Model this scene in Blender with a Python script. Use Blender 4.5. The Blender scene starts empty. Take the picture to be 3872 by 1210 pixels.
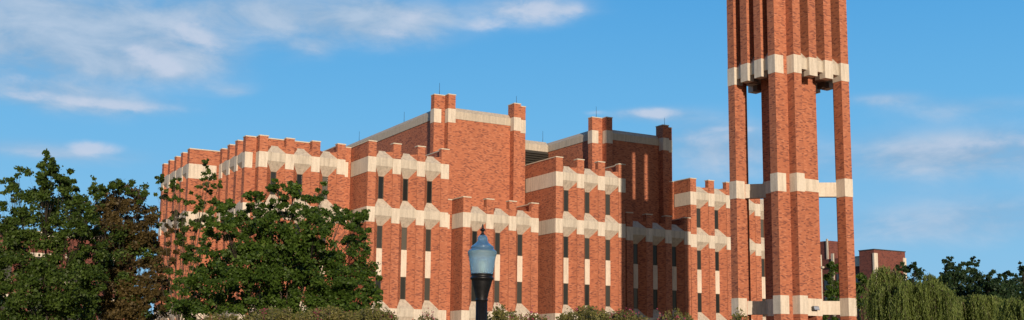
import bpy, math, random
import numpy as np
from mathutils import Matrix, Vector
random.seed(7)
S = bpy.context.scene
COL = S.collection
EZ = 1.6                       # eye height; heights below are measured from the eye and lifted by this when built
R = math.radians

# ------------------------------------------------------------------ camera
F_, CY = 4430.0, 711.0         # focal length and principal row, in pixels of the 3872 x 1210 picture
PITCH, ROLL, YAW = R(8.73), R(.644), R(29.763)
fw = np.array([math.sin(YAW) * math.cos(PITCH), math.cos(YAW) * math.cos(PITCH), math.sin(PITCH)])
rt = np.array([math.cos(YAW), -math.sin(YAW), 0.0])
up = np.cross(rt, fw)
rt, up = math.cos(ROLL) * rt + math.sin(ROLL) * up, -math.sin(ROLL) * rt + math.cos(ROLL) * up
cd = bpy.data.cameras.new('camera')
cam = bpy.data.objects.new('camera', cd)
COL.objects.link(cam)
cam.matrix_world = Matrix(((rt[0], up[0], -fw[0], 0), (rt[1], up[1], -fw[1], 0), (rt[2], up[2], -fw[2], EZ), (0, 0, 0, 1)))
cd.sensor_fit = 'HORIZONTAL'
cd.sensor_width = 36
cd.lens = 36 * F_ / 3872
cd.shift_y = (CY - 605) / 3872
cd.clip_end = 8000
S.camera = cam

PX = 3872 / 2576.0
def ray(x, y):
    d = fw * F_ + rt * (x * PX - 1936) - up * (y * PX - CY)
    return d / math.hypot(d[0], d[1])
def at(x, y, D):
    """the point at ground distance D that the picture (2576 wide) shows at x, y; height from the ground"""
    d = ray(x, y) * D
    return np.array([d[0], d[1], d[2] + EZ])

# ------------------------------------------------------------------ materials
def new_mat(name):
    m = bpy.data.materials.new(name)
    m.use_nodes = True
    nt = m.node_tree
    b = nt.nodes['Principled BSDF']
    return m, nt, b
def N(nt, t, **kw):
    n = nt.nodes.new(t)
    for k, v in kw.items():
        if k in n.inputs.keys():
            n.inputs[k].default_value = v
        else:
            setattr(n, k, v)
    return n
def ramp(nt, stops, interp='LINEAR'):
    r = nt.nodes.new('ShaderNodeValToRGB')
    cr = r.color_ramp
    cr.interpolation = interp
    while len(cr.elements) < len(stops):
        cr.elements.new(0.5)
    for e, (p, c) in zip(cr.elements, stops):
        e.position = p
        e.color = (*c, 1) if len(c) == 3 else c
    return r
def math_(nt, op, a, b=None, c=None, clamp=False):
    n = nt.nodes.new('ShaderNodeMath')
    n.operation = op
    n.use_clamp = clamp
    for i, v in enumerate((a, b, c)):
        if v is None:
            continue
        if isinstance(v, (int, float)):
            n.inputs[i].default_value = v
        else:
            nt.links.new(v, n.inputs[i])
    return n.outputs[0]
def mixc(nt, fac, a, b, mode='MIX'):
    n = nt.nodes.new('ShaderNodeMixRGB')
    n.blend_type = mode
    for i, v in enumerate((fac, a, b)):
        if isinstance(v, (int, float)):
            n.inputs[i].default_value = v
        elif isinstance(v, tuple):
            n.inputs[i].default_value = (*v, 1)
        else:
            nt.links.new(v, n.inputs[i])
    return n.outputs[0]

def brick_mat(name, dark, mid, light, bw=.23, bh=.072):
    m, nt, b = new_mat(name)
    L = nt.links.new
    g = N(nt, 'ShaderNodeNewGeometry')
    sp, sn = N(nt, 'ShaderNodeSeparateXYZ'), N(nt, 'ShaderNodeSeparateXYZ')
    L(g.outputs['Position'], sp.inputs[0]); L(g.outputs['True Normal'], sn.inputs[0])
    u = math_(nt, 'SUBTRACT', math_(nt, 'MULTIPLY', sn.outputs[0], sp.outputs[1]), math_(nt, 'MULTIPLY', sn.outputs[1], sp.outputs[0]))
    cb = N(nt, 'ShaderNodeCombineXYZ')
    L(u, cb.inputs[0]); L(sp.outputs[2], cb.inputs[1])
    br = N(nt, 'ShaderNodeTexBrick')
    L(cb.outputs[0], br.inputs['Vector'])
    br.inputs['Color1'].default_value = (0, 0, 0, 1); br.inputs['Color2'].default_value = (1, 1, 1, 1)
    br.inputs['Mortar'].default_value = (.45, .45, .45, 1)
    br.inputs['Scale'].default_value = 1; br.inputs['Mortar Size'].default_value = .008
    br.inputs['Brick Width'].default_value = bw; br.inputs['Row Height'].default_value = bh
    # dark bricks come in loose patches
    nz = N(nt, 'ShaderNodeTexNoise', Scale=.55, Detail=3)
    L(cb.outputs[0], nz.inputs['Vector'])
    t = math_(nt, 'ADD', br.outputs['Color'], math_(nt, 'MULTIPLY', math_(nt, 'SUBTRACT', nz.outputs[0], .5), .11))
    r = ramp(nt, [(0, dark), (.12, dark), (.24, tuple(.3 * d + .7 * m for d, m in zip(dark, mid))), (.5, mid), (.8, mid), (1, light)])
    L(t, r.inputs[0])
    nz2 = N(nt, 'ShaderNodeTexNoise', Scale=.9, Detail=5, Roughness=.6)
    L(g.outputs['Position'], nz2.inputs['Vector'])
    r2 = ramp(nt, [(.28, (.86, .85, .86)), (.55, (1.0, 1.0, 1.0)), (.75, (1.06, 1.06, 1.05))])
    L(nz2.outputs[0], r2.inputs[0])
    mp = N(nt, 'ShaderNodeMapping'); mp.inputs['Scale'].default_value = (.8, .8, .12); L(g.outputs['Position'], mp.inputs[0])
    L(mp.outputs[0], nz2.inputs['Vector'])
    c = mixc(nt, 1, r.outputs[0], r2.outputs[0], 'MULTIPLY')
    L(c, b.inputs['Base Color'])
    b.inputs['Roughness'].default_value = .85
    b.inputs['Specular IOR Level'].default_value = .25
    bp = N(nt, 'ShaderNodeBump', Strength=.25, Distance=.01)
    L(br.outputs['Fac'], bp.inputs['Height']); bp.invert = True
    L(bp.outputs[0], b.inputs['Normal'])
    return m
def stone_mat(name, col, stain, amount=1.0):
    m, nt, b = new_mat(name)
    L = nt.links.new
    g = N(nt, 'ShaderNodeNewGeometry')
    mp = N(nt, 'ShaderNodeMapping'); mp.inputs['Scale'].default_value = (3.2, 3.2, .35)
    L(g.outputs['Position'], mp.inputs[0])
    nz = N(nt, 'ShaderNodeTexNoise', Scale=1.6, Detail=6, Roughness=.65)
    L(mp.outputs[0], nz.inputs['Vector'])
    r = ramp(nt, [(.42, (0, 0, 0)), (.72, (1, 1, 1))])
    L(nz.outputs[0], r.inputs[0])
    nz2 = N(nt, 'ShaderNodeTexNoise', Scale=7, Detail=4)
    L(g.outputs['Position'], nz2.inputs['Vector'])
    r2 = ramp(nt, [(.3, (.92, .92, .92)), (.7, (1.06, 1.06, 1.06))])
    L(nz2.outputs[0], r2.inputs[0])
    c = mixc(nt, math_(nt, 'MULTIPLY', r.outputs[0], amount), col, stain)
    c = mixc(nt, 1, c, r2.outputs[0], 'MULTIPLY')
    L(c, b.inputs['Base Color'])
    b.inputs['Roughness'].default_value = .9
    b.inputs['Specular IOR Level'].default_value = .2
    return m
def plain(name, col, rough=.6, metal=0.0, var=.0, scale=8):
    m, nt, b = new_mat(name)
    b.inputs['Base Color'].default_value = (*col, 1)
    b.inputs['Roughness'].default_value = rough
    b.inputs['Metallic'].default_value = metal
    if var:
        g = N(nt, 'ShaderNodeNewGeometry')
        nz = N(nt, 'ShaderNodeTexNoise', Scale=scale, Detail=5)
        nt.links.new(g.outputs['Position'], nz.inputs['Vector'])
        r = ramp(nt, [(.3, tuple(c * (1 - var) for c in col)), (.7, tuple(c * (1 + var) for c in col))])
        nt.links.new(nz.outputs[0], r.inputs[0])
        nt.links.new(r.outputs[0], b.inputs['Base Color'])
    return m
def leaf_mat(name, a, b_, c, trans=.25):
    m, nt, b = new_mat(name)
    L = nt.links.new
    g = N(nt, 'ShaderNodeNewGeometry')
    r = ramp(nt, [(0, a), (.55, b_), (1, c)])
    nz = N(nt, 'ShaderNodeTexNoise', Scale=.8, Detail=3)
    L(g.outputs['Position'], nz.inputs['Vector'])
    t = math_(nt, 'ADD', math_(nt, 'MULTIPLY', g.outputs['Random Per Island'], .6), math_(nt, 'MULTIPLY', math_(nt, 'SUBTRACT', nz.outputs[0], .3), 1.0), clamp=True)
    L(t, r.inputs[0])
    L(r.outputs[0], b.inputs['Base Color'])
    b.inputs['Roughness'].default_value = .55
    b.inputs['Specular IOR Level'].default_value = .3
    tr = N(nt, 'ShaderNodeBsdfTranslucent')
    L(mixc(nt, 1, r.outputs[0], (1.3, 1.25, .6), 'MULTIPLY'), tr.inputs[0])
    mx = N(nt, 'ShaderNodeMixShader'); mx.inputs[0].default_value = trans
    L(b.outputs[0], mx.inputs[1]); L(tr.outputs[0], mx.inputs[2])
    L(mx.outputs[0], nt.nodes['Material Output'].inputs[0])
    return m

M = {}
M['brick'] = brick_mat('red_brick', (.19, .070, .052), (.455, .163, .087), (.54, .225, .13))
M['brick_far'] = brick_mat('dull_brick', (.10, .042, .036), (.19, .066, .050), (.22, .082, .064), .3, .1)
M['stone'] = stone_mat('cream_stone', (.69, .61, .505), (.46, .40, .32), .8)
M['hood'] = stone_mat('weathered_stone', (.59, .525, .43), (.33, .29, .235), .8)
M['concrete'] = stone_mat('cornice_concrete', (.55, .48, .385), (.37, .33, .27), .9)
M['coping'] = stone_mat('coping_stone', (.62, .55, .44), (.5, .45, .36), .5)
M['frame'] = plain('bronze_frame', (.11, .075, .05), .5, .2)
M['louver'] = plain('louver_metal', (.06, .055, .045), .6, .2)
M['roof'] = plain('roof_gravel', (.25, .24, .22), .95, 0, .2)
M['rod'] = plain('rod_metal', (.05, .05, .06), .5, .6)
M['soffit_and_shade'] = plain('soffit_concrete_and_shade', (.14, .10, .075), .9, 0, .15, 3)  # ring soffit; also the painted shade on the shaft bands' inner halves
M['black'] = plain('black_iron', (.012, .012, .014), .42, .4, .3, 30)
M['bark'] = plain('bark', (.06, .045, .034), .95, 0, .35, 6)
M['palebark'] = plain('pale_bark', (.13, .10, .075), .95, 0, .3, 6)
m, nt, b = new_mat('dark_glass')
b.inputs['Base Color'].default_value = (.022, .024, .022, 1); b.inputs['Roughness'].default_value = .12
b.inputs['Specular IOR Level'].default_value = .5
oi = N(nt, 'ShaderNodeObjectInfo'); gr = ramp(nt, [(0, (.012, .014, .014)), (.6, (.03, .032, .03)), (.85, (.06, .06, .052)), (1, (.13, .12, .10))])
nt.links.new(oi.outputs['Random'], gr.inputs[0]); nt.links.new(gr.outputs[0], b.inputs['Base Color'])
M['glass'] = m

# ------------------------------------------------------------------ mesh collecting
class MB:
    def __init__(self):
        self.v, self.f, self.mi, self.smooth = [], [], [], []
    def poly(self, pts, faces, mi=0, smooth=False):
        o = len(self.v)
        self.v += [tuple(p) for p in pts]
        for f in faces:
            self.f.append(tuple(i + o for i in f)); self.mi.append(mi); self.smooth.append(smooth)
    def box(self, x0, x1, y0, y1, z0, z1, mi=0, fn=None):
        p = [(x, y, z) for z in (z0, z1) for x, y in ((x0, y0), (x1, y0), (x1, y1), (x0, y1))]
        if fn: p = [fn(*q) for q in p]
        self.poly(p, [(3, 2, 1, 0), (4, 5, 6, 7), (0, 1, 5, 4), (1, 2, 6, 5), (2, 3, 7, 6), (3, 0, 4, 7)], mi)
    def prism(self, pts, z0, z1, mi=0, fn=None):
        n = len(pts)
        p = [(x, y, z0) for x, y in pts] + [(x, y, z1) for x, y in pts]
        if fn: p = [fn(*q) for q in p]
        self.poly(p, [tuple(range(n - 1, -1, -1)), tuple(range(n, 2 * n))] + [(i, (i + 1) % n, n + (i + 1) % n, n + i) for i in range(n)], mi)
    def loft(self, a, b, mi=0):
        n = len(a)
        self.poly(list(a) + list(b), [tuple(range(n - 1, -1, -1)), tuple(range(n, 2 * n))] + [(i, (i + 1) % n, n + (i + 1) % n, n + i) for i in range(n)], mi)
    def lathe(self, prof, cx, cy, n=32, mi=0, flute=None, smooth=True):
        o = []
        for r_, z in prof:
            for k in range(n):
                a = 2 * math.pi * k / n
                q = r_ * (flute(k) if flute else 1)
                o.append((cx + q * math.cos(a), cy + q * math.sin(a), z))
        fs = []
        for i in range(len(prof) - 1):
            for k in range(n):
                fs.append((i * n + k, i * n + (k + 1) % n, (i + 1) * n + (k + 1) % n, (i + 1) * n + k))
        fs.append(tuple(range(n - 1, -1, -1))); fs.append(tuple(range((len(prof) - 1) * n, len(prof) * n)))
        self.poly(o, fs, mi, smooth)
    def tube(self, pts, rads, n=7, mi=0):
        pts = [np.array(p, float) for p in pts]
        rings = []
        for i, p in enumerate(pts):
            d = pts[min(i + 1, len(pts) - 1)] - pts[max(i - 1, 0)]
            d = d / (np.linalg.norm(d) + 1e-9)
            a = np.cross(d, (0, 0, 1.0)) if abs(d[2]) < .95 else np.cross(d, (1.0, 0, 0))
            a /= np.linalg.norm(a); b = np.cross(d, a)
            rings += [p + rads[i] * (math.cos(2 * math.pi * k / n) * a + math.sin(2 * math.pi * k / n) * b) for k in range(n)]
        fs = []
        for i in range(len(pts) - 1):
            for k in range(n):
                fs.append((i * n + k, i * n + (k + 1) % n, (i + 1) * n + (k + 1) % n, (i + 1) * n + k))
        fs.append(tuple(range(n - 1, -1, -1))); fs.append(tuple(range((len(pts) - 1) * n, len(pts) * n)))
        self.poly(rings, fs, mi, True)
    def build(self, name, mats, parent=None, base=(0, 0, 0), lift=0.0, fix=True):
        me = bpy.data.meshes.new(name)
        bx, by, bz = base
        me.from_pydata([(x - bx, y - by, z - bz + lift) for x, y, z in self.v], [], self.f)
        for m_ in (mats if isinstance(mats, (list, tuple)) else [mats]):
            me.materials.append(m_)
        me.polygons.foreach_set('material_index', self.mi)
        me.polygons.foreach_set('use_smooth', self.smooth)
        me.update()
        if fix:
            import bmesh
            bm = bmesh.new(); bm.from_mesh(me)
            bmesh.ops.recalc_face_normals(bm, faces=bm.faces)
            bm.to_mesh(me); bm.free()
        o = bpy.data.objects.new(name, me)
        COL.objects.link(o)
        if parent is not None: o.parent = parent
        return o
def tag(o, label=None, cat=None, group=None, kind=None):
    if label: o['label'] = label
    if cat: o['category'] = cat
    if group: o['group'] = group
    if kind: o['kind'] = kind
    return o
def empty(name, loc, label=None, cat=None, group=None):
    o = bpy.data.objects.new(name, None)
    o.empty_display_size = .3
    COL.objects.link(o)
    o.location = loc
    return tag(o, label, cat, group)

# ------------------------------------------------------------------ the library
GZ = -EZ - .3                                    # foundations go a little below the ground
LB = (56.5, 95.0, 0.0)
lib = empty('library_building', LB, 'red brick library with cream stone bands, stepped pier fronted wings and tall blank upper blocks', 'library')
def part(mb, name, mats, parent): return mb.build(name, mats, parent, LB, EZ)

def wing(x0, y0, face, n, tall, depth, run, pitch=2.2, endwall=True):
    """a pier-fronted wing; u runs along the facade, d inward"""
    fn = (lambda u, d, z: (x0 + u, y0 + d, z)) if face == 'R' else (lambda u, d, z: (x0 + d, y0 + u, z))
    PW = .7
    W = pitch * (n - 1) + PW
    top = 18.10 if tall else 14.02
    roof = 17.44 if tall else 13.36
    cs = [k * pitch + PW + (pitch - PW) / 2 for k in range(n - 1)]
    pts = [(.03, depth), (.03, .06)]
    for k, c in enumerate(cs):
        pts += [(k * pitch + PW, .06), (c - .25, .63), (c - .25, .71), (c + .25, .71), (c + .25, .63), ((k + 1) * pitch, .06)]
    pts += [(W - .03, .06), (W - .03, depth)]
    wb = MB()
    wb.prism(pts, GZ, roof, 0, fn)
    wb.box(.033, .40, .45, depth - .1, roof - .3, top, 0, fn)
    if endwall: wb.box(W - .40, W - .033, .45, depth - .1, roof - .3, top, 0, fn)
    w = part(wb, 'wing', [M['brick']], lib)
    for k in range(n):
        p = MB(); p.box(k * pitch, k * pitch + PW, 0, .5 if k not in (0, n - 1) else .46, GZ, top, 0, fn)
        part(p, 'pier', [M['brick']], w)
        c = MB(); c.box(k * pitch - .035, k * pitch + PW + .035, -.035, .55, top, top + .085, 0, fn)
        part(c, 'coping', [M['coping']], w)
    c = MB(); c.box(-.035, .435, .552, depth - .1, top, top + .085, 0, fn); part(c, 'coping', [M['coping']], w)
    if endwall:
        c = MB(); c.box(W - .435, W + .035, .552, depth - .1, top, top + .085, 0, fn); part(c, 'coping', [M['coping']], w)
    levels = ([(15.60, 16.86)] if tall else []) + [(11.53, 12.77), (3.40, 4.64)]
    for z0, z1 in levels:
        for k in range(n):
            s = MB(); s.box(k * pitch - .02, k * pitch + PW + (.0 if k < n - 1 else .02), -.02, .3, z0, z1, 0, fn); part(s, 'stone_block', [M['stone']], w)
        if run:
            s = MB(); s.box(-.02, .2, .3, run, z0, z1, 0, fn); part(s, 'stone_band', [M['stone']], w)
    hoods = ([(15.41, 16.17, 16.85, 17.52)] if tall else []) + [(11.34, 12.10, 12.76, 13.54 if tall else 13.42), (3.0, 4.02, 4.65, 5.43)]
    wins = ([(13.54, 15.41)] if tall else []) + [(9.48, 11.34), (5.43, 7.27)]
    for c in cs:
        a, b = c - (pitch - PW) / 2 - .03, c + (pitch - PW) / 2 + .03
        for h, fb, ft, ap in hoods:
            q = MB()
            q.loft([fn(a, .012, fb), fn(b, .012, fb), fn(b, .012, ft), fn(a, .012, ft)],
                   [fn(c - .28, .66, h), fn(c + .28, .66, h), fn(c + .28, .66, ap), fn(c - .28, .66, ap)])
            # the recess right under and over the hood is closed behind it
            part(q, 'hood', [M['hood']], w)
        for z0, z1 in wins:
            g = MB()
            g.box(c - .2, c + .2, .680, .702, z0 + .05, z1 - .05, 1, fn)
            g.box(c - .25, c - .2, .645, .705, z0, z1, 0, fn); g.box(c + .2, c + .25, .645, .705, z0, z1, 0, fn)
            g.box(c - .2, c + .2, .645, .705, z0, z0 + .05, 0, fn); g.box(c - .2, c + .2, .645, .705, z1 - .05, z1, 0, fn)
            part(g, 'window', [M['frame'], M['glass']], w)
        s = MB(); s.box(c - .248, c + .248, .605, .706, 7.27, 9.48, 0, fn)
        part(s, 'spandrel_panel', [M['stone']], w)
        s = MB(); s.box(c - .248, c + .248, .605, .706, GZ, 3.05, 0, fn)
        part(s, 'spandrel_panel', [M['stone']], w)
    return w

def return_wall(x0, x1, y0, y1, top, band=None):
    b = MB(); b.box(x0, x1, y0, y1, GZ, top)
    w = part(b, 'return_wall', [M['brick']], lib)
    c = MB(); c.box(x0 - .0, x1 + .0, y0 - .035, y0 + .5, top, top + .085)
    part(c, 'coping', [M['coping']], w)
    for bx0, bx1, z0, z1 in band or ():
        s = MB(); s.box(bx0, bx1, y0 - .02, y0 + .2, z0, z1); part(s, 'stone_band', [M['stone']], w)
    return w

wing(52.90, 84.87, 'R', 4, True, 9.0, 5.15)            # middle
wing(36.30, 87.00, 'R', 4, True, 8.0, 3.6)
wing(69.72, 87.58, 'R', 4, True, 8.0, 2.45)
wing(44.45, 85.85, 'R', 4, False, 3.6, 2.0)
wing(61.28, 86.22, 'R', 4, False, 3.6, 0)
wing(28.08, 89.70, 'R', 4, True, 8.0, 0.8)
wing(78.15, 90.50, 'R', 4, True, 6.0, 0)
wing(27.22, 90.60, 'L', 4, True, 6.1, .60)
wing(24.85, 98.70, 'L', 5, True, 6.2, 2.35, 2.25)
T1, T2 = (15.60, 16.86), (11.53, 12.77)
return_wall(35.42, 36.28, 90.70, 92, 18.08, [(35.44, 36.05, *T1), (35.44, 36.05, *T2)])
return_wall(27.95, 28.105, 90.62, 92, 18.08)
return_wall(43.64, 44.43, 87.90, 89, 14.00, [(43.66, 44.22, *T2)])
return_wall(51.80, 52.88, 90.12, 92, 18.08)
return_wall(68.62, 69.70, 90.12, 92, 18.07)
return_wall(60.24, 61.20, 88.9, 89.3, 14.0)
return_wall(77.08, 78.10, 90.9, 92, 18.08)

def cornice(mb, a, b, side):
    """chamfered concrete cornice along X (side R) or along Y (side L)"""
    pr = [(-.06, 21.50), (-.06, 22.16), (.34, 22.56), (1.3, 22.56), (1.3, 21.50)]
    fixed, s0, s1 = a, b[0], b[1]
    if side == 'R': A, B = [(s0, fixed + d, z) for d, z in pr], [(s1, fixed + d, z) for d, z in pr]
    else: A, B = [(fixed + d, s0, z) for d, z in pr], [(fixed + d, s1, z) for d, z in pr]
    mb.loft(A, B)
def rod(mb, x, y, z, h=1.0): mb.tube([(x, y, z), (x, y, z + h)], [.022, .012], 6)

def upper_block(x0, x1, yw, yb, piers, lp, rp):
    b = MB(); b.box(x0, x1, yw, yb, GZ, 21.9)
    w = part(b, 'upper_block', [M['brick'], M['roof']], lib)
    for px0, px1, py0, py1, bx0, bx1, by1, ex in [(*piers[0], yw - .70, yw + .4, piers[0][0] - .02, piers[0][1] + .02, yw - .1, 0),
                                          (*piers[1], yw - .70, yw + .4, piers[1][0] - .02, piers[1][1] + .02, yw - .1, 0),
                                          (lp, piers[0][0] + .1, yw - .012, yw + .66, lp - .02, lp + .69, yw + .68, 1),
                                          (piers[1][1] - .1, rp, yw - .012, yw + .66, rp - .69, rp + .02, yw + .68, 2)]:
        p = MB(); p.box(px0, px1, py0, py1, GZ, 23.42 - .004 * ex); pr = part(p, 'pier', [M['brick']], w)
        s = MB(); s.box(bx0, bx1, py0 - .02, by1, 20.98, 22.2); part(s, 'stone_band', [M['stone']], w)
        c = MB(); c.box(px0 - (.035 if ex != 2 else 0), px1 + (.035 if ex != 1 else 0), py0 - .035, py1 + .035, 23.42 - .004 * ex, 23.5 - .006 * ex); part(c, 'coping', [M['coping']], w)
    s = MB(); cornice(s, yw, (piers[0][1] - .05, piers[1][0] + .05), 'R'); part(s, 'cornice', [M['concrete']], w)
    s = MB(); cornice(s, x0, (yw + .6, yb), 'L'); part(s, 'cornice', [M['concrete']], w)
    s = MB(); s.box(x0 + 1.31, x1 - .1, yw + 1.31, yb - .1, 21.8, 22.4); part(s, 'roof', [M['roof']], w)
    return w
A = upper_block(44.0, 52.15, 89.75, 128, [(44.48, 45.17), (51.06, 51.74)], 43.45, 52.65)
B = upper_block(60.7, 69.05, 90.10, 122, [(61.27, 61.95), (67.88, 68.58)], 60.13, 69.5)
r_ = MB(); rod(r_, 44.05, 90.0, 23.5, 1.1); part(r_, 'lightning_rod', [M['rod']], A)
r_ = MB(); rod(r_, 51.6, 89.6, 23.5, .8); part(r_, 'lightning_rod', [M['rod']], A)
r_ = MB(); rod(r_, 44.5, 98.3, 22.4, 1.2); part(r_, 'lightning_rod', [M['rod']], A)
r_ = MB(); rod(r_, 44.5, 109.2, 22.4, 1.2); part(r_, 'lightning_rod', [M['rod']], A)
r_ = MB(); rod(r_, 60.8, 90.4, 23.5, 1.1); part(r_, 'lightning_rod', [M['rod']], B)
r_ = MB(); rod(r_, 68.4, 89.8, 23.5, .8); part(r_, 'lightning_rod', [M['rod']], B)
# the link behind, with a louvred plant room under its cornice
lk = MB(); lk.box(52.1, 60.75, 99.0, 120, GZ, 21.9)
lk = part(lk, 'link_block', [M['brick']], lib)
s = MB(); cornice(s, 98.95, (52.15, 60.66), 'R'); part(s, 'cornice', [M['concrete']], lk)
s = MB()
s.box(52.16, 60.68, 98.93, 99.02, 15.0, 21.5)
for k in range(26):
    z = 15.2 + k * .24
    s.poly([(52.16, 98.70, z), (60.68, 98.70, z), (60.68, 98.92, z + .16), (52.16, 98.92, z + .16), (52.16, 98.70, z + .02), (60.68, 98.70, z + .02), (60.68, 98.92, z + .18), (52.16, 98.92, z + .18)],
           [(0, 1, 2, 3), (4, 5, 6, 7), (0, 1, 5, 4), (2, 3, 7, 6), (1, 2, 6, 5), (3, 0, 4, 7)])
part(s, 'louver', [M['louver']], lk)
r_ = MB(); rod(r_, 60.3, 99.3, 22.5, 1.2); part(r_, 'lightning_rod', [M['rod']], lk)
fanb = MB(); fanb.lathe([(.55, 17.35), (.62, 17.5), (.62, 18.0), (.4, 18.25)], 54.2, 94.2, 18); part(fanb, 'roof_vent', [M['rod']], lk)

# ------------------------------------------------------------------ the clock tower
TX, TY = 55.6, 59.0
TB = (TX, TY, 0.0)
tower = empty('clock_tower', TB, 'tall open red brick clock tower on corner posts, cream stone ring round its slotted shaft', 'tower')
def tp(mb, name, mats, parent=None): return mb.build(name, mats, parent or tower, TB, EZ)
RX = [(53.32, 53.97), (54.70, 55.38), (56.13, 56.81), (57.60, 58.30)]      # piers of the fronts along X
LY = [(56.65, 57.30), (57.98, 58.64), (59.34, 60.01), (60.70, 61.38)]      # piers of the sides along Y
X0, X1, Y0, Y1 = 52.27, 58.92, 56.0, 62.04
BT = [(3.61, 4.80), (11.55, 12.76), (19.46, 20.69)]
PT = 31.0
DP = .92
def post(kind):
    """an L-shaped corner post: two piers meeting in a notched corner; returns its brick mesh and its band boxes"""
    lx = 'l' in kind; fy = 'f' in kind
    ya, yb = LY[0] if fy else LY[3]
    xa, xb = RX[0] if lx else RX[3]
    if not fy and lx: xa, xb = 53.0, 53.62
    sx0, sx1 = (X0, xb) if lx else (xa, X1)
    py0, py1 = (Y0, ya) if fy else (yb, Y1)
    b = MB()
    b.box(sx0 if not (fy and not lx) else 58.1, sx1 if not (lx and not fy) else 53.04, ya, yb, GZ, PT)
    if lx and not fy: b.box(53.04, xb, ya + .3, yb, GZ, PT)
    b.box(xa, xb, py0, py1 if not (fy and not lx) else 56.76, GZ, PT)
    p = tp(b, 'corner_post', [M['brick']])
    for z0, z1 in BT:
        s = MB(); q = .02
        bx0, bx1 = (X0 - q, X0 + .72) if lx else (X1 - .55 if fy else X1 - .72, X1 + q)
        s.box(bx0, bx1, ya - q, yb + q, z0, z1)
        tp(s, 'stone_band', [M['stone']], p); s = MB()
        if lx and fy: s.box(xa - q, xb + q, Y0 - q, ya + .3, z0, z1)
        elif fy: s.box(xa - q, xb + q, Y0 - q, 56.78, z0, z1)
        else: s.box(xa - q, xb + q, yb + .021, Y1 + q, z0, z1)
        tp(s, 'stone_band', [M['stone']], p)
    c = MB(); c.box(sx0 - .04, sx1 + .04, ya - .04, yb + .04, PT, PT + .1); tp(c, 'coping', [M['coping']], p)
    c = MB(); c.box(xa - .04, xb + .04, py0 - .04, py1 + .04, PT + .002, PT + .104); tp(c, 'coping', [M['coping']], p)
    return p
for k in ('lf', 'rf', 'lb', 'rb'): post(k)
# shaft piers of the four sides, with band blocks that hang a little lower than the panels between them
def shaft_pier(x0, x1, y0, y1, out):
    b = MB(); b.box(x0, x1, y0, y1, 19.47, PT)
    p = tp(b, 'shaft_pier', [M['brick']])
    s = MB(); q = .02
    ox, oy = out
    bx = [x0 - q, x1 + q, y0 - q, y1 + q]; ix = list(bx)
    if oy < 0: bx[3] = ix[2] = y0 + .5
    if oy > 0: bx[2] = ix[3] = y1 - .5
    if ox < 0: bx[1] = ix[0] = x0 + .5
    if ox > 0: bx[0] = ix[1] = x1 - .5
    s.box(*bx, 19.46, 20.69); tp(s, 'stone_band', [M['stone']], p)
    s = MB(); s.box(*ix, 19.465, 20.68); tp(s, 'shaded_band', [M['soffit_and_shade']], p)  # inner half of the stone band, its shade painted in as a dark colour
    return p
for xa, xb in RX[1:3]:
    shaft_pier(xa, xb, Y0, Y0 + DP, (0, -1)); shaft_pier(xa, xb, Y1 - DP, Y1, (0, 1))
for ya, yb in LY[1:3]:
    shaft_pier(X0, X0 + DP, ya, yb, (-1, 0)); shaft_pier(X1 - DP, X1, ya, yb, (1, 0))
ring = []
for k in range(3):
    xa, xb = RX[k][1], RX[k + 1][0]
    ya, yb = LY[k][1], LY[k + 1][0]
    g = .01
    prof = [(.20, 19.86), (.20, 20.62), (.84, 21.22), (1.0, 21.22), (1.0, 19.86)]
    for sgn, f0 in ((1, Y0), (-1, Y1)):
        if sgn < 0: prof = [(d, 21.55 if z > 21 else z) for d, z in prof]
        s = MB(); s.loft([(xa - g, f0 + sgn * d, z) for d, z in prof], [(xb + g, f0 + sgn * d, z) for d, z in prof]); tp(s, 'ring_panel', [M['hood']])
    for sgn, f0 in ((1, X0), (-1, X1)):
        s = MB(); s.loft([(f0 + sgn * d, ya - g, z) for d, z in prof], [(f0 + sgn * d, yb + g, z) for d, z in prof]); tp(s, 'ring_panel', [M['hood']])
s = MB(); s.box(X0 + .95, X1 - .95, Y0 + .95, Y1 - .95, 19.87, 20.2); tp(s, 'ring_soffit', [M['soffit_and_shade']])
# brick heads closing the slots, and the clock chamber over them
for k in range(3):
    xa, xb = RX[k][1], RX[k + 1][0]; ya, yb = LY[k][1], LY[k + 1][0]
    for bx in ((xa - .01, xb + .01, Y0 + .15, Y0 + .9), (xa - .01, xb + .01, Y1 - .9, Y1 - .15), (X0 + .15, X0 + .9, ya - .01, yb + .01), (X1 - .9, X1 - .15, ya - .01, yb + .01)):
        s = MB(); s.box(*bx, 26.95, PT - .3); tp(s, 'slot_head', [M['brick']])
s = MB(); s.box(X0 + .91, X1 - .91, Y0 + .91, Y1 - .91, 27.4, PT - .2)
tp(s, 'clock_chamber', [M['brick']])
# core
CX0, CX1, CY0, CY1 = 54.02, 56.52, 57.32, 59.98
c = MB()
c.box(CX0, CX1, CY0, CY1, 3.62, 19.9)
c.box(CX0, CX0 + .5, CY0, CY1, GZ, 3.62); c.box(CX1 - .5, CX1, CY0 + .002, CY1, GZ, 3.62); c.box(CX0 + .5, CX1 - .5, CY1 - .5, CY1, GZ, 3.62)
core = tp(c, 'core', [M['brick']])
for z0, z1 in ((3.61, 4.74), (11.88, 12.72)):
    s = MB(); s.box(CX0 - .02, CX1 + .02, CY0 - .02, CY1 + .02, z0, z1); tp(s, 'stone_band', [M['stone']], core)
def beam(p, q, z0, z1, w=.5):
    p, q = np.array(p), np.array(q)
    d = (q - p) / np.linalg.norm(q - p); n = np.array([d[1], -d[0]])
    if n[1] < 0: n = -n
    s = MB(); s.prism([tuple(p), tuple(q), tuple(q + n * w), tuple(p + n * w)], z0, z1)
    tp(s, 'beam', [M['stone']])
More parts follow.
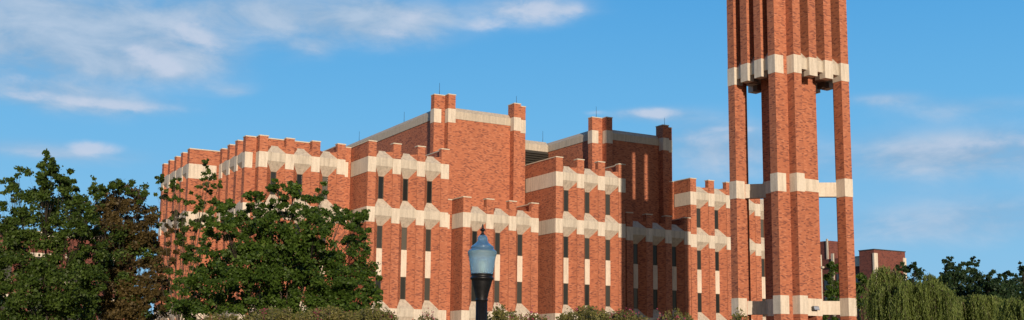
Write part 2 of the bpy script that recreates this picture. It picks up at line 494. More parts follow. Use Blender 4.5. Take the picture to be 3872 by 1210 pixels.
for z0, z1 in ((3.72, 4.62), (11.62, 12.58)):
    beam((52.9, 60.85), (54.25, 59.50), z0, z1)
    beam((56.25, 57.66), (57.66, 56.70), z0, z1)
    beam((53.4, 56.9), (54.4, 57.9), z0, z1, .3)
    beam((56.2, 59.6), (57.9, 61.0), z0, z1, .3)

# floodlight fixed on the tower core
fp = (57.0, 57.0)
FZ = 4.10
fl = empty('floodlight', (55.72, CY0, FZ + EZ), 'small grey floodlight with glass lens, fixed on the tower core above the low opening', 'floodlight')
def fpart(mb, name, mats): return mb.build(name, mats, fl, (55.72, CY0, FZ), 0)
s = MB(); s.box(55.66, 55.78, CY0 - .10, CY0 - .018, FZ - .06, FZ + .06); fpart(s, 'bracket', [M['black']])
s = MB(); s.loft([(55.52, CY0 - .10, FZ - .11), (55.92, CY0 - .10, FZ - .11), (55.92, CY0 - .10, FZ + .12), (55.52, CY0 - .10, FZ + .12)],
                 [(55.47, CY0 - .36, FZ - .13), (55.97, CY0 - .36, FZ - .13), (55.97, CY0 - .26, FZ + .14), (55.47, CY0 - .26, FZ + .14)])
fpart(s, 'housing', [plain('cast_grey', (.07, .075, .08), .5, .5)])
m, nt, b = new_mat('lens_glass'); b.inputs['Base Color'].default_value = (.75, .8, .85, 1); b.inputs['Roughness'].default_value = .15; b.inputs['Metallic'].default_value = .6
s = MB(); s.loft([(55.50, CY0 - .352, FZ - .10), (55.94, CY0 - .352, FZ - .10), (55.94, CY0 - .272, FZ + .11), (55.50, CY0 - .272, FZ + .11)],
                 [(55.51, CY0 - .385, FZ - .10), (55.93, CY0 - .385, FZ - .10), (55.93, CY0 - .295, FZ + .115), (55.51, CY0 - .295, FZ + .115)])
fpart(s, 'lens', [m])

# ------------------------------------------------------------------ street lamp
LP = at(1212.6, 690, 17.6)
lx, ly = LP[0], LP[1]
k_ = .0024 * 17.6 / 17.6
zb = LP[2]                                       # bottom of the globe
lamp = empty('street_lamp', (lx, ly, 0), 'black cast iron street lamp with fluted post and blue tinted acorn globe', 'street lamp')
def lpart(mb, name, mats, parent=None): return mb.build(name, mats, parent or lamp, (lx, ly, 0), 0)
gl = [(66, 0), (70, 8), (76, 40), (79, 75), (84, 105), (90, 125), (92, 135), (90.5, 143), (84, 151), (75, 156), (69, 158.5), (70.5, 161), (70, 173), (66, 178), (56, 184), (47, 192), (38, 201), (33, 208), (31, 214), (32, 222), (30, 231), (25, 240), (19, 245), (8, 249)]
sp_ = next(i for i, q in enumerate(gl) if q[1] == 143)
s = MB(); s.lathe([(a * k_, zb + h * k_) for a, h in gl[:sp_ + 1]], lx, ly, 72)
m, nt, b = new_mat('blue_acrylic')
L = nt.links.new
g = N(nt, 'ShaderNodeNewGeometry')
sx = N(nt, 'ShaderNodeSeparateXYZ'); L(g.outputs['Position'], sx.inputs[0])
wv = math_(nt, 'SINE', math_(nt, 'MULTIPLY', sx.outputs[2], 480))
ang = math_(nt, 'SINE', math_(nt, 'MULTIPLY', math_(nt, 'ARCTAN2', math_(nt, 'SUBTRACT', sx.outputs[1], ly), math_(nt, 'SUBTRACT', sx.outputs[0], lx)), 60))
bp = N(nt, 'ShaderNodeBump', Strength=.5, Distance=.004); L(math_(nt, 'ADD', wv, ang), bp.inputs['Height'])
b.inputs['Base Color'].default_value = (.46, .71, .86, 1); b.inputs['Coat Weight'].default_value = .3; b.inputs['Roughness'].default_value = .2
b.inputs['Transmission Weight'].default_value = .72; b.inputs['IOR'].default_value = 1.3
L(bp.outputs[0], b.inputs['Normal'])
M['acrylic'] = m
lpart(s, 'globe', [m])
m2 = m.copy(); m2.name = 'deep_blue_acrylic'
b2 = m2.node_tree.nodes['Principled BSDF']; b2.inputs['Base Color'].default_value = (.24, .50, .80, 1); b2.inputs['Roughness'].default_value = .12; b2.inputs['Coat Weight'].default_value = 1.0
s = MB(); s.lathe([(90.2 * k_, zb + 143.5 * k_)] + [(a * k_, zb + h * k_) for a, h in gl[sp_ + 1:]], lx, ly, 72)
s.lathe([(71 * k_, zb + 163 * k_), (72.5 * k_, zb + 165 * k_), (72.5 * k_, zb + 169 * k_), (71 * k_, zb + 171 * k_)], lx, ly, 48)
lpart(s, 'globe_lid', [m2])
s = MB(); s.lathe([(16 * k_, zb + 3 * k_), (18 * k_, zb + 30 * k_), (22 * k_, zb + 60 * k_), (18 * k_, zb + 84 * k_), (6 * k_, zb + 92 * k_)], lx, ly, 24)
lpart(s, 'bulb', [plain('frosted_bulb', (.8, .82, .8), .4)])
s = MB(); s.lathe([(a * k_, zb + h * k_) for a, h in [(10, 246), (17, 248), (13, 253), (9, 258), (7, 266), (9, 272), (17, 278), (18, 282), (10, 287), (6, 293), (8, 298), (5, 306), (1.5, 318)]], lx, ly, 24); lpart(s, 'finial', [M['black']])
s = MB(); s.lathe([(a * k_, zb + h * k_) for a, h in [(36, -166), (40, -164), (41, -158), (37, -155), (37.5, -150), (42, -125), (50, -95), (58, -68), (63, -48), (65, -38), (71, -33), (74, -28), (74, -22), (68, -18), (67, -8), (71, -4), (70, 2), (60, 3)]], lx, ly, 40); lpart(s, 'capital', [M['black']])
s = MB(); s.lathe([(36 * k_, .55), (36 * k_, zb - 166 * k_)], lx, ly, 64, flute=lambda k: (1.0, 1.03, 1.0, .9)[k % 4]); lpart(s, 'post', [M['black']])
s = MB(); s.lathe([(.26, 0), (.26, .10), (.22, .14), (.20, .40), (.15, .46), (.11, .55), (.10, .58)], lx, ly, 24); lpart(s, 'base', [M['black']])

# ------------------------------------------------------------------ trees
def leaves(pts, size, rng, flat=.0, elong=1.5, droop=None):
    """small folded leaf-shaped faces at the points"""
    n = len(pts)
    d = rng.normal(size=(n, 3)); d /= np.linalg.norm(d, axis=1)[:, None]
    if droop is not None: d = d * (1 - droop) + np.array([0, 0, -1.0]) * droop; d /= np.linalg.norm(d, axis=1)[:, None]
    e = rng.normal(size=(n, 3)); e[:, 2] *= (1 - flat); e = np.cross(d, e); e /= np.linalg.norm(e, axis=1)[:, None] + 1e-9
    s = size * rng.uniform(.6, 1.35, size=(n, 1))
    a = pts - d * s * elong * .5; c = pts + d * s * elong * .5
    b = pts + e * s * .5; f = pts - e * s * .5
    v = np.stack([a, b, c, f], 1).reshape(-1, 3)
    q = np.arange(4 * n).reshape(-1, 4)
    return v, q
def mesh_np(name, v, q, mat, parent, base):
    me = bpy.data.meshes.new(name)
    nq = len(q)
    me.vertices.add(len(v)); me.loops.add(nq * 4); me.polygons.add(nq)
    me.vertices.foreach_set('co', (v - np.array(base)).astype(np.float32).ravel())
    me.loops.foreach_set('vertex_index', q.astype(np.int32).ravel())
    me.polygons.foreach_set('loop_start', np.arange(0, nq * 4, 4, dtype=np.int32))
    me.materials.append(mat)
    me.update(calc_edges=True)
    o = bpy.data.objects.new(name, me); COL.objects.link(o)
    if parent is not None: o.parent = parent
    return o
def clump_points(c, r, n, rng, k=None):
    """leaf points gathered in small sprays inside an ellipsoid, thicker near its skin"""
    k = k or max(9, int(n / 120))
    d = rng.normal(size=(k, 3)); d /= np.linalg.norm(d, axis=1)[:, None]
    rad = rng.uniform(.15, 1.5, size=(k, 1)) ** .6
    cc = c + d * rad * r
    idx = rng.integers(0, k, n)
    sp = .165 * np.mean(r) * rng.uniform(.5, 1.1, size=(k, 1))
    return cc[idx] + rng.normal(size=(n, 3)) * sp[idx] * np.array([1, 1, .75]), cc
def tree(name, label, cat, D, blobs, mats, group=None, lean=0, leaf=.075, dens=1.0, depth=1.0, base_px=None, seed=1, stems=None, trunk_r=.2, bark='bark', deep=.8):
    """blobs: (x, y, rx, ry, kind) in picture pixels; each becomes an ellipsoid of leaves at its own depth round D"""
    rng = np.random.default_rng(seed)
    xs = base_px if base_px is not None else np.mean([b_[0] for b_ in blobs])
    g = at(xs, 760, D); base = np.array([g[0], g[1], 0.0])
    root = empty(name, tuple(base), label, cat, group)
    mpp = D / (F_ / PX) * 1.0
    per = {}
    wood = MB()
    top = max(at(b_[0], b_[1], D)[2] for b_ in blobs)
    fork = base + np.array([rng.normal() * .1, rng.normal() * .1, top * .28])
    wood.tube([base - (0, 0, .2), base + (0, 0, .15), fork], [trunk_r * 1.5, trunk_r * 1.1, trunk_r * .85], 9)
    lim = MB()
    back = base[:2] / np.linalg.norm(base[:2])
    for b_ in blobs:
        x, y, rx, ry = b_[:4]; kind = b_[4] if len(b_) > 4 else 0
        q = b_[5] if len(b_) > 5 else 1.0
        Dd = D + rng.normal() * depth
        c = at(x, y, Dd)
        r = np.array([rx * mpp, max(rx, ry) * mpp * deep, ry * mpp])
        area = rx * ry * mpp * mpp
        n = int(dens * q * 1750 * area / (leaf / .13) ** 2) + 60
        p, cc = clump_points(c, r, n, rng)
        p = p[p[:, 2] > .05]
        per.setdefault(kind, []).append(p)
        # limb from the trunk to the blob and twigs to its sprays
        start = fork * rng.uniform(.75, 1.0) + base * 0
        start = base + (fork - base) * rng.uniform(.6, 1.0)
        mid = start * .45 + c * .55 + np.array([0, 0, -.12 * np.linalg.norm(c - start)]) * 0 + rng.normal(size=3) * .15
        mid[2] = start[2] * .5 + c[2] * .5
        mid[:2] = start[:2] * .45 + c[:2] * .55 + back * rng.uniform(.5, 1.4)
        rr = trunk_r * (.10 + .14 * rng.random())
        tipz = c + np.array([0, 0, r[2] * .4]); c2 = c + np.array([back[0], back[1], 0]) * r[1] * .5
        lim.tube([start, mid, c2, tipz], [rr, rr * .7, rr * .4, rr * .1], 6)
        for t in cc[rng.permutation(len(cc))[:min(14, len(cc))]]:
            s0 = mid + (c - mid) * rng.uniform(.2, 1)
            if t[2] > .2: lim.tube([s0, s0 * .5 + t * .5 + rng.normal(size=3) * .06, t], [rr * .28, rr * .2, rr * .06], 4)
    tr = wood.build('trunk', [M[bark]], root, tuple(base), 0, False)
    lim.build('limbs', [M[bark]], root, tuple(base), 0, False)
    for kind, ps in per.items():
        v, q = leaves(np.concatenate(ps), leaf, rng)
        nm = ('crown', 'dead_foliage', 'crown')[kind]
        mesh_np(nm, v, q, mats[kind], root, base)
    return root
G1 = leaf_mat('oak_leaves', (.020, .042, .005), (.050, .096, .011), (.105, .165, .024))
G2 = leaf_mat('dark_leaves', (.022, .040, .006), (.050, .088, .012), (.10, .150, .026))
BR = leaf_mat('browned_leaves', (.038, .029, .009), (.088, .062, .019), (.14, .096, .032))
FAR = leaf_mat('distant_leaves', (.012, .03, .012), (.024, .052, .018), (.05, .09, .028))
WIL = leaf_mat('willow_leaves', (.06, .09, .02), (.15, .20, .045), (.27, .32, .10), .35)
tree('oak_tree', 'tall dark green oak with pointed top and brown tinted base, beside the browned tree', 'tree', 44, [
    (116, 407, 13, 22, 0, 1.6), (116, 416, 13, 22, 0, 1.4), (116, 432, 24, 30, 0, 1.3), (104, 455, 42, 34), (150, 468, 36, 34), (182, 500, 26, 34), (222, 530, 30, 40), (215, 610, 34, 44), (215, 700, 40, 60), (75, 520, 36, 30, 0, .7), (-6, 540, 24, 34), (42, 452, 26, 24, 0, .6), (28, 500, 26, 30, 0, .6), (120, 520, 76, 44), (195, 552, 36, 40), (150, 575, 70, 44), (60, 575, 44, 40, 0, .8),
    (20, 600, 34, 46), (80, 640, 70, 50), (170, 650, 66, 54), (30, 700, 66, 52), (110, 715, 76, 52), (60, 775, 90, 44), (180, 740, 60, 54), (150, 790, 80, 30), (-30, 640, 40, 60), (-30, 750, 50, 60)], [G2, BR], seed=3, base_px=110, trunk_r=.16, dens=.82, group='trees in front of the library')
tree('oak_tree', 'browning tree of rust coloured foliage with green top, between green oak and thin tree', 'tree', 48, [
    (302, 462, 28, 22), (350, 480, 24, 24), (258, 492, 26, 30), (238, 470, 10, 22), (300, 505, 56, 34, 1), (290, 560, 70, 60, 0, .1), (310, 640, 80, 70, 0, .15), (310, 750, 90, 60, 0, .2), (300, 545, 60, 40, 1, .8), (345, 590, 50, 40, 1, .7), (352, 530, 34, 34, 1), (262, 545, 40, 34, 1), (320, 570, 56, 36, 1), (375, 580, 20, 40, 0, .6), (390, 540, 10, 22, 0, .5), (378, 640, 26, 40, 1, .8), (335, 610, 50, 40, 1, .7), (265, 530, 40, 30, 1, .7), (240, 590, 34, 34, 1, .7), (395, 660, 24, 40, 1, .7), (270, 790, 70, 30, 1, .8), (280, 610, 60, 38, 1), (350, 640, 46, 34, 1, .7),
    (250, 660, 46, 40, 0), (310, 680, 54, 34, 1), (290, 740, 64, 40, 1), (360, 730, 50, 40, 1), (235, 760, 40, 40), (340, 790, 70, 30, 1)], [G2, BR], seed=5, base_px=300, trunk_r=.13, dens=.95, group='trees in front of the library')
tree('young_tree', 'thin sparse young tree with see-through foliage in front of brick walls', 'tree', 46, [
    (403, 452, 16, 14, 0, .8), (440, 462, 20, 16, 0, .8), (418, 490, 26, 16, 0, .7), (460, 500, 26, 22, 0, .7), (520, 412, 8, 14, 0, .9), (527, 440, 20, 14, 0, .9), (520, 470, 24, 14, 0, .7), (548, 470, 14, 12, 0, .7), (535, 505, 22, 22, 0, .7), (500, 520, 20, 26, 0, .6),
    (440, 545, 26, 26, 0, .6), (470, 580, 26, 24, 0, .6), (415, 580, 20, 26, 1, .6), (520, 560, 24, 24, 0, .6), (420, 640, 30, 28, 1, .8), (470, 650, 30, 26, 0, .6), (505, 620, 22, 24, 0, .6), (400, 690, 26, 30, 1, .9), (450, 710, 36, 34, 0, .8), (500, 690, 26, 30), (420, 765, 44, 34, 0, 1), (455, 610, 30, 34, 0, .6), (490, 580, 24, 30, 0, .6), (385, 740, 30, 40, 1)], [G2, BR], seed=8, base_px=460, trunk_r=.10, dens=.85, bark='palebark', deep=.6, group='trees in front of the library')
tree('oak_tree', 'broad dense bright green oak covering the lower wing, left of the lamp', 'tree', 41, [
    (700, 470, 34, 22), (650, 500, 34, 26), (735, 500, 40, 30), (808, 490, 12, 26, 0, .8), (780, 520, 40, 28), (575, 535, 44, 26), (560, 560, 40, 30), (620, 560, 50, 36), (860, 545, 46, 34), (905, 555, 34, 30), (700, 560, 70, 44),
    (800, 580, 66, 40), (900, 600, 34, 34), (590, 620, 70, 44), (680, 640, 84, 50), (790, 650, 86, 50), (880, 660, 58, 46), (925, 690, 28, 34), (540, 680, 54, 44), (620, 700, 80, 48), (730, 720, 96, 46), (850, 720, 80, 44), (930, 745, 36, 36),
    (500, 730, 50, 40), (580, 760, 80, 36), (690, 775, 90, 30), (810, 765, 90, 32), (900, 775, 56, 28), (480, 780, 60, 28)], [G1, BR], seed=12, base_px=720, trunk_r=.17, dens=1.08, group='trees in front of the library')
tree('leafy_tree', 'small leafy tree standing right behind the tower posts', 'tree', 96, [
    (2092, 672, 14, 16), (2088, 700, 22, 22), (2100, 735, 30, 30), (2085, 770, 34, 30), (2160, 700, 14, 14), (2165, 730, 26, 30), (2150, 770, 40, 34), (2125, 740, 24, 30)], [G1, BR], seed=21, base_px=2110, leaf=.15, depth=1.2)
for i, (x, bl, lab) in enumerate([
    (2282, [(2268, 672, 16, 14), (2300, 676, 14, 12), (2282, 700, 34, 24), (2285, 740, 44, 34)], 'dark tree top in front of the brick dormitory end'),
    (2392, [(2386, 658, 9, 12), (2384, 674, 17, 18), (2392, 700, 32, 26), (2385, 735, 44, 34), (2400, 775, 50, 36), (2372, 705, 18, 16)], 'dark tree with rounded tip beyond the willow, first right of the open sky gap'),
    (2448, [(2450, 655, 7, 12), (2450, 672, 13, 16), (2424, 672, 14, 16), (2438, 700, 32, 24), (2440, 735, 42, 34), (2450, 775, 46, 34)], 'dark tree with tall thin spike and second lower tip, beyond the willows'),
    (2505, [(2484, 702, 14, 16), (2508, 706, 18, 18), (2496, 730, 40, 26), (2500, 755, 46, 30), (2510, 785, 50, 30)], 'low dark tree line top between the spiked tree and the edge tree'),
    (2548, [(2540, 694, 12, 14), (2536, 712, 20, 16), (2548, 735, 34, 28), (2550, 770, 46, 36)], 'dark tree with small tuft at its top, second from the right edge'),
    (2584, [(2572, 668, 12, 15), (2580, 690, 22, 20), (2582, 712, 30, 26), (2585, 745, 42, 34), (2585, 785, 40, 30)], 'dark tree at the right edge of the view, cut by the frame')]):
    tree('dark_tree', lab, 'tree', 135 + 4 * (i % 3), bl, [FAR, BR], seed=40 + i, base_px=x, leaf=.17, depth=1.5, group='dark trees beyond the willows', trunk_r=.22, dens=1.3)

def willow(label, x, D, ytop, half, seed, limbs, strands, ln, extra=()):
    rng = np.random.default_rng(seed)
    g = at(x, 760, D); base = np.array([g[0], g[1], 0.0])
    root = empty('willow_tree', tuple(base), label, 'tree', 'weeping willows')
    wood, lim = MB(), MB()
    mpp = D / (F_ / PX)
    top = at(x, ytop, D)[2]
    Rm = half * mpp
    fork = base + np.array([0, 0, top * .42])
    wood.tube([base - (0, 0, .2), base + (0, 0, 1.0), fork], [.34, .28, .24], 9)
    side = rt / np.linalg.norm(rt[:2]); P = []; W = []
    arcs = []
    for k in range(limbs):
        a = 2 * math.pi * (k + rng.uniform(-.4, .4)) / limbs
        arcs.append((np.array([math.cos(a), math.sin(a), 0.0]), Rm * rng.uniform(.45, 1.08), top - rng.uniform(0, .9) * rng.random() - .15))
    for sx_, rr_, yy in extra:
        d = np.array([side[0] * sx_, side[1] * sx_, 0.0]); arcs.append((d, rr_ * mpp, at(x, yy, D)[2]))
    for d, rr, tp_ in arcs:
        start = fork + np.array([0, 0, rng.uniform(-.5, .3)])
        line = []
        for t in np.linspace(0, 1, 9):
            z = start[2] + (tp_ - start[2]) * math.sin(min(1, t / .62) * math.pi / 2) - max(0, t - .62) ** 2 * rr * 1.6
            line.append(start * [1, 1, 0] + d * rr * t + np.array([0, 0, z]) + rng.normal(size=3) * .05)
        lim.tube(line, list(np.linspace(.07, .012, 9)), 5)
        for q in range(strands):
            t = rng.uniform(.15, 1.0) ** .8 * 7.99
            i = int(t); p0 = line[i] + (line[i + 1] - line[i]) * (t - i) + rng.normal(size=3) * np.array([.14, .14, .06])
            l = ln * rng.uniform(.25, 1.2)
            o = d * rng.uniform(-.05, .5) + rng.normal(size=3) * .16; o[2] = 0
            sway = rng.normal() * .10 + .05
            ph = rng.uniform(0, 6)
            tw = []
            for k in range(int(l / .055)):
                h = k * .055
                pt = p0 + o * (1 - math.exp(-h / .45)) * .8 + side * (sway * h * .5 + .03 * math.sin(h * 3 + ph)) + np.array([0, 0, .22 * (1 - math.exp(-h / .2)) * math.exp(-h / .6) - h * .93])
                if pt[2] < .3: break
                P.append(pt + rng.normal(size=3) * .022)
                if k % 9 == 0: tw.append(pt)
            if len(tw) > 2 and q % 4 == 0: lim.tube(tw, [.006] * len(tw), 3)
    wood.build('trunk', [M['bark']], root, tuple(base), 0, False)
    lim.build('limbs', [M['palebark']], root, tuple(base), 0, False)
    v, q = leaves(np.array(P), .036, rng, 0, 4.0, .68)
    mesh_np('crown', v, q, WIL, root, base)
willow('large pale green weeping willow in front of the brick dormitory', 2300, 62, 704, 104, 3, 19, 120, 2.4, [(-1, 92, 672), (-1, 104, 694), (-1, 66, 690), (1, 50, 694)])
willow('pale green weeping willow below the spiked dark trees', 2445, 66, 740, 70, 5, 12, 110, 2.0)
willow('weeping willow partly cut off at the right frame edge', 2572, 60, 746, 60, 6, 13, 110, 2.0)

# ------------------------------------------------------------------ flowering shrubs along the foot of the picture
SH = leaf_mat('myrtle_leaves', (.075, .085, .02), (.165, .16, .045), (.27, .22, .085), .3)
PK = leaf_mat('pink_blossom', (.22, .03, .07), (.34, .05, .11), (.4, .12, .18), .2)
def shrub(label, x, D, half, ytop, sprigs, seed, pink=.06, dense=1.0):
    rng = np.random.default_rng(seed)
    g = at(x, 760, D); base = np.array([g[0], g[1], 0.0])
    root = empty('crape_myrtle', tuple(base), label, 'shrub', 'flowering shrubs along the foot of the view')
    mpp = D / (F_ / PX)
    st = MB(); P, B_ = [], []
    for k in range(sprigs):
        u = rng.uniform(-1, 1)
        yt = ytop - 4 + abs(u) ** 1.6 * 18 + rng.exponential(11) + rng.normal() * 3
        t = at(x + u * half, yt, D + rng.normal() * .45)
        b0 = base + np.array([rng.normal() * .12, rng.normal() * .12, 0])
        m1 = b0 * .45 + t * .55; m1[:2] = b0[:2] * .25 + t[:2] * .75; m1[2] = t[2] * .55
        st.tube([b0, m1, t], [.016, .010, .003], 4)
        n = int(150 * dense)
        tt = rng.uniform(.0, 1.0, size=(n, 1)) ** .7
        p = m1 + (t - m1) * tt + rng.normal(size=(n, 3)) * (.03 + .12 * (1 - tt))
        P.append(p)
        if rng.random() < pink: B_.append(t + rng.normal(size=(26, 3)) * np.array([.045, .045, .07]) - (0, 0, .05))
    st.build('stems', [M['palebark']], root, tuple(base), 0, False)
    v, q = leaves(np.concatenate(P), .036, rng, 0, 1.8)
    mesh_np('foliage', v, q, SH, root, base)
    if B_:
        v, q = leaves(np.concatenate(B_), .035, rng, 0, 1.0)
        mesh_np('blossom', v, q, PK, root, base)
for a in [('pink flowering shrub under the left flank of the broad oak', 560, 30, 60, 793, 60, 1, .12),
          ('flowering shrub below the broad oak, its middle', 690, 29, 75, 779, 110, 2, .05),
          ('dense shrub below the broad oak with tall upright shoots', 820, 28, 75, 777, 120, 3, .05),
          ('flowering shrub at the right foot of the broad oak', 940, 29, 60, 776, 90, 4, .1),
          ('single small shrub tuft between oak and lamp', 1072, 27, 26, 793, 14, 5, .3),
          ('light green shrub right beside the lamp post', 1262, 26, 42, 777, 34, 6, .25),
          ('shrub with red blossoms in front of the shaded wing return', 1345, 27, 40, 790, 24, 7, .5),
          ('bushy shrub in front of the middle wing piers', 1470, 28, 62, 776, 95, 8, .05),
          ('wide shrub in front of the low shaded wing', 1570, 29, 55, 783, 75, 9, .12),
          ('shrub with thin shoots near the foot of the far wing', 1695, 28, 45, 785, 34, 10, .2),
          ('small shrub sprig before the tower left post', 1860, 27, 22, 782, 12, 11, .1)]:
    shrub(*a)

# ------------------------------------------------------------------ buildings behind
def far_building():
    D = 185
    c = at(2203, 760, D)
    bx, by = c[0], c[1]                       # its near corner
    root = empty('dormitory_building', (bx, by, 0), 'distant plain brick dormitory with cream corner strips, behind the tower and the willow', 'building')
    def P(mb, n, mm): return mb.build(n, mm, root, (bx, by, 0), 0)
    H = at(2203, 628, D)[2]
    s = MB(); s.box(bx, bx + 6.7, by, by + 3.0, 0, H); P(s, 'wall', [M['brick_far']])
    s = MB(); s.box(bx - .12, bx + .65, by - .12, by + .2, 0, H - .5); P(s, 'corner_strip', [M['stone']]); s = MB(); s.box(bx + 6.15, bx + 6.8, by - .12, by + .2, 0, H - .9); P(s, 'corner_strip', [M['stone']])
    s = MB(); s.box(bx - .08, bx + 6.78, by - .08, by + 3.06, H, H + .14); P(s, 'coping', [M['louver']])
    # long wing running back to the left of it
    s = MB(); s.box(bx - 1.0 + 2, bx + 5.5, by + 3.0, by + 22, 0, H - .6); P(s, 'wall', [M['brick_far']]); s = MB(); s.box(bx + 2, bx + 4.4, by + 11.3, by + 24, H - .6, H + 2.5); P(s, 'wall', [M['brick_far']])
    for k in range(6):
        s = MB(); y = by + 6.5 + k * 2.7
        s.box(bx + .75, bx + 1.0, y, y + .45, 0, H + .2); s.box(bx + .55, bx + 1.05, y - .5, y + .95, H - 2.0, H - 1.7); P(s, 'column', [M['hood']])
        for z in (H - 5.5, H - 9.0, H - 12.5):
            w = MB(); w.box(bx + .9, bx + 1.02, y + .7, y + 2.2, z, z + 2.4); P(w, 'window', [M['glass']])
    s = MB(); s.box(bx + .5, bx + .98, by + 3.05, by + 5.0, H - 2.2, H - .8); P(s, 'lintel', [M['stone']])
    for z in (H - 5.6, H - 9.0): 
        w = MB(); w.box(bx + .85, bx + 1.03, by + 3.2, by + 4.9, z, z + 2.2); P(w, 'window', [M['glass']])
    for k in range(3):
        s = MB(); s.box(bx + 1.8, bx + 2.0, by + 11.4 + k * 4.2, by + 11.7 + k * 4.2, H - .6, H + 2.8); P(s, 'roof_post', [M['hood']])
    return root
far_building()
def left_building():
    D = 120
    c = at(60, 760, D); bx, by = c[0] - 14, c[1]
    root = empty('campus_hall', (bx, by, 0), 'small brick hall with pale window surrounds glimpsed through the left oak', 'building')
    def P(mb, n, mm): return mb.build(n, mm, root, (bx, by, 0), 0)
    H = at(60, 592, D)[2]
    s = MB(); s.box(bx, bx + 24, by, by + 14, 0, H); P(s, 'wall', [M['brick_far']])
    s = MB(); s.box(bx - .15, bx + 24.15, by - .15, by + 14.1, H, H + .5); P(s, 'cornice', [M['stone']])
    for k in range(7):
        for z in (H - 4.2, H - 8.2, H - 12.2):
            x = bx + 1.6 + k * 3.2
            f = MB(); f.box(x - .2, x + 1.7, by - .1, by + .1, z - .3, z - .02); P(f, 'sill', [M['stone']]); f = MB(); f.box(x - .2, x + 1.7, by - .1, by + .1, z + 2.22, z + 2.6); P(f, 'lintel', [M['stone']])
            w = MB(); w.box(x, x + 1.5, by - .03, by + .1, z, z + 2.2); P(w, 'window', [M['glass']])
left_building()

# ------------------------------------------------------------------ ground
g = MB(); g.poly([(-3000, -3000, 0), (3000, -3000, 0), (3000, 3000, 0), (-3000, 3000, 0)], [(0, 1, 2, 3)])
go = g.build('ground', [plain('dry_lawn', (.19, .17, .085), .95, 0, .25, .6)])
go['kind'] = 'structure'
w = MB(); w.box(20, 95, 76, 80, .0, .004)
wo = w.build('path', [plain('pavement', (.35, .32, .28), .9, 0, .15, 2)]); wo['kind'] = 'structure'

# ------------------------------------------------------------------ sun and sky
SAZ, SEL = math.atan(.318), R(10.3)            # the sun stands behind the camera, a little to the left of the facade normal
sd = Vector((-math.sin(SAZ) * math.cos(SEL), -math.cos(SAZ) * math.cos(SEL), math.sin(SEL)))
sl = bpy.data.lights.new('sun', 'SUN'); so = bpy.data.objects.new('sun', sl); COL.objects.link(so)
so.rotation_euler = sd.to_track_quat('Z', 'Y').to_euler()
sl.energy = 4.3; sl.angle = R(.53); sl.color = (1.0, .83, .65)

wd = bpy.data.worlds.new('World'); S.world = wd; wd.use_nodes = True
nt = wd.node_tree; nt.nodes.clear(); L = nt.links.new
out = N(nt, 'ShaderNodeOutputWorld'); bg = N(nt, 'ShaderNodeBackground'); L(bg.outputs[0], out.inputs[0])
bg.inputs[1].default_value = .1
sky = N(nt, 'ShaderNodeTexSky'); sky.sky_type = 'NISHITA'; sky.sun_disc = False
sky.sun_elevation = SEL; sky.sun_rotation = math.pi + SAZ; sky.altitude = 300
tc = N(nt, 'ShaderNodeTexCoord')
sp = N(nt, 'ShaderNodeSeparateXYZ'); L(tc.outputs['Generated'], sp.inputs[0])
el = math_(nt, 'ARCSINE', sp.outputs[2]); az = math_(nt, 'ARCTAN2', sp.outputs[0], sp.outputs[1])
rmp = ramp(nt, [(0, (.31, .56, .81)), (.10, (.22, .525, .82)), (.20, (.14, .465, .82)), (.32, (.07, .36, .76)), (1, (.03, .15, .45))])
L(math_(nt, 'DIVIDE', el, R(60), clamp=True), rmp.inputs[0])
col = mixc(nt, .93, sky.outputs[0], mixc(nt, 1, rmp.outputs[0], (10., 10., 10.), 'MULTIPLY'))
# the half of the sky round the low sun is pale and warm
vd = N(nt, 'ShaderNodeVectorMath'); vd.operation = 'DOT_PRODUCT'
L(tc.outputs['Generated'], vd.inputs[0]); vd.inputs[1].default_value = (-math.sin(SAZ), -math.cos(SAZ), 0)
ms = N(nt, 'ShaderNodeMapRange'); ms.interpolation_type = 'SMOOTHSTEP'
L(vd.outputs['Value'], ms.inputs[0]); ms.inputs[1].default_value = -.35; ms.inputs[2].default_value = .45
col = mixc(nt, ms.outputs[0], col, mixc(nt, 1, sky.outputs[0], (.42, .45, .56), 'MULTIPLY'))
# clouds, each at its own bearing and height in the sky
cmb = N(nt, 'ShaderNodeCombineXYZ'); L(math_(nt, 'MULTIPLY', az, 9), cmb.inputs[0]); L(math_(nt, 'MULTIPLY', el, 22), cmb.inputs[1])
nz = N(nt, 'ShaderNodeTexNoise', Scale=1.5, Detail=9, Roughness=.58, Distortion=.35); L(cmb.outputs[0], nz.inputs['Vector'])
nzw = N(nt, 'ShaderNodeTexNoise', Scale=.9, Detail=4); L(cmb.outputs[0], nzw.inputs['Vector'])
waz = math_(nt, 'ADD', az, math_(nt, 'MULTIPLY', math_(nt, 'SUBTRACT', nzw.outputs[0], .5), .05))
wel = math_(nt, 'ADD', el, math_(nt, 'MULTIPLY', math_(nt, 'SUBTRACT', nz.outputs[0], .5), .012))
cm2 = N(nt, 'ShaderNodeCombineXYZ'); L(math_(nt, 'MULTIPLY', az, 34), cm2.inputs[0]); L(math_(nt, 'MULTIPLY', el, 60), cm2.inputs[1])
nf2 = N(nt, 'ShaderNodeTexNoise', Scale=1.2, Detail=8, Roughness=.6, Distortion=.3); L(cm2.outputs[0], nf2.inputs['Vector'])
def cloud(x, y, rx, ry, s):
    c = ray(x, y); a0 = math.atan2(c[0], c[1]); e0 = math.atan(c[2])
    ra = rx * PX / F_; re = ry * PX / F_
    dx = math_(nt, 'DIVIDE', math_(nt, 'SUBTRACT', waz, a0), ra); dy = math_(nt, 'DIVIDE', math_(nt, 'SUBTRACT', wel, e0), re)
    d2 = math_(nt, 'ADD', math_(nt, 'MULTIPLY', dx, dx), math_(nt, 'MULTIPLY', dy, dy))
    return math_(nt, 'MULTIPLY', math_(nt, 'EXPONENT', math_(nt, 'MULTIPLY', d2, -1.0)), s)
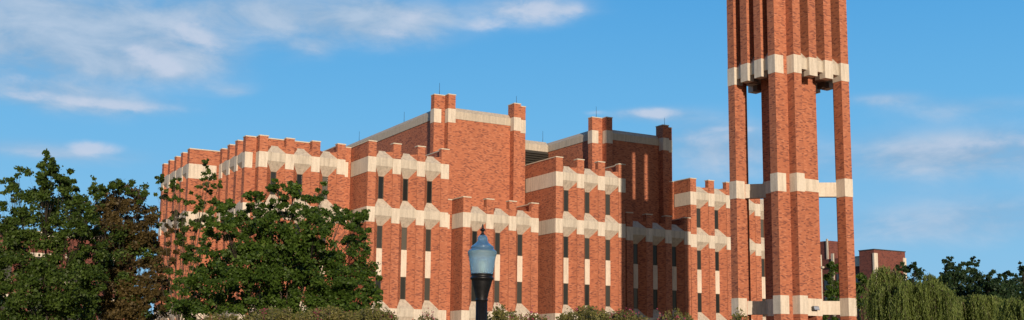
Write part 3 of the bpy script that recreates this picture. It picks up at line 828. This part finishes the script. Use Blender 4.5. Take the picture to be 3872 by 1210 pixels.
def total(lst):
    t = None
    for c in lst:
        q = cloud(*c)
        t = q if t is None else math_(nt, 'SUBTRACT', math_(nt, 'ADD', t, q), math_(nt, 'MULTIPLY', t, q))
    return t
def cover(t, gain, lo, hi, top, fine=0):
    nf = math_(nt, 'ADD', math_(nt, 'ADD', math_(nt, 'MULTIPLY', math_(nt, 'SUBTRACT', nz.outputs[0], .5), gain), math_(nt, 'MULTIPLY', math_(nt, 'SUBTRACT', nf2.outputs[0], .5), fine)), .9)
    d = math_(nt, 'MULTIPLY', t, nf, clamp=True)
    mr = N(nt, 'ShaderNodeMapRange'); mr.interpolation_type = 'SMOOTHSTEP'
    L(d, mr.inputs[0]); mr.inputs[1].default_value = lo; mr.inputs[2].default_value = hi; mr.inputs[3].default_value = 0; mr.inputs[4].default_value = top
    return mr.outputs[0]
veil = cover(total([(150, 60, 330, 110, .95), (420, 110, 190, 70, .9), (340, 165, 170, 34, .7), (60, 120, 220, 60, .7), (640, 30, 240, 60, .75), (860, 45, 200, 60, .7), (1010, 50, 190, 60, .75), (1340, 20, 170, 44, .7),
        (120, 235, 220, 50, .6), (290, 262, 160, 26, .6), (150, 385, 210, 26, .6), (770, 120, 60, 30, .4), (1800, 370, 190, 80, .75), (1640, 290, 120, 20, .6), (2390, 385, 300, 62, .95), (2230, 248, 110, 18, .5), (2440, 545, 320, 60, .6), (2420, 270, 220, 26, .4), (590, 225, 60, 18, .35), (2100, 600, 400, 40, .25)]), 1.4, .04, .85, .92, .5)
puff = cover(total([(480, 85, 90, 48, .62), (540, 120, 40, 24, .5), (330, 130, 36, 22, .8), (385, 152, 60, 24, .85), (440, 172, 24, 11, .7), (420, 182, 24, 12, .5), (60, 205, 90, 16, .45), (180, 250, 210, 14, .6), (310, 268, 120, 13, .6), (250, 375, 58, 18, .85), (80, 384, 80, 12, .4),
        (980, 82, 70, 22, .6), (1035, 40, 60, 24, .5), (1340, 24, 110, 30, .75), (1225, 58, 56, 18, .6), (1445, 20, 30, 18, .6), (770, 122, 30, 20, .3), (1640, 286, 80, 14, .9), (1500, 284, 26, 7, .4), (1840, 325, 70, 9, .5), (1760, 350, 90, 22, .45), (1850, 395, 80, 22, .4), (2440, 365, 190, 26, .55), (2200, 245, 60, 9, .3)]), 1.3, .08, .8, .8, 2.0)
vr = ramp(nt, [(.36, (2.75, 4.35, 6.3)), (.62, (4.5, 5.7, 7.3))]); L(nz.outputs[0], vr.inputs[0])
c1 = mixc(nt, veil, col, vr.outputs[0])
cr = mixc(nt, puff, c1, (5.6, 6.4, 7.9))
L(cr, bg.inputs[0])

S.view_settings.view_transform = 'Standard'; S.view_settings.look = 'None'
S.view_settings.exposure = 0; S.view_settings.gamma = 1; S.view_settings.use_curve_mapping = False
S.render.engine = 'CYCLES'
S.cycles.max_bounces = 8; S.cycles.transmission_bounces = 6; S.cycles.transparent_max_bounces = 8
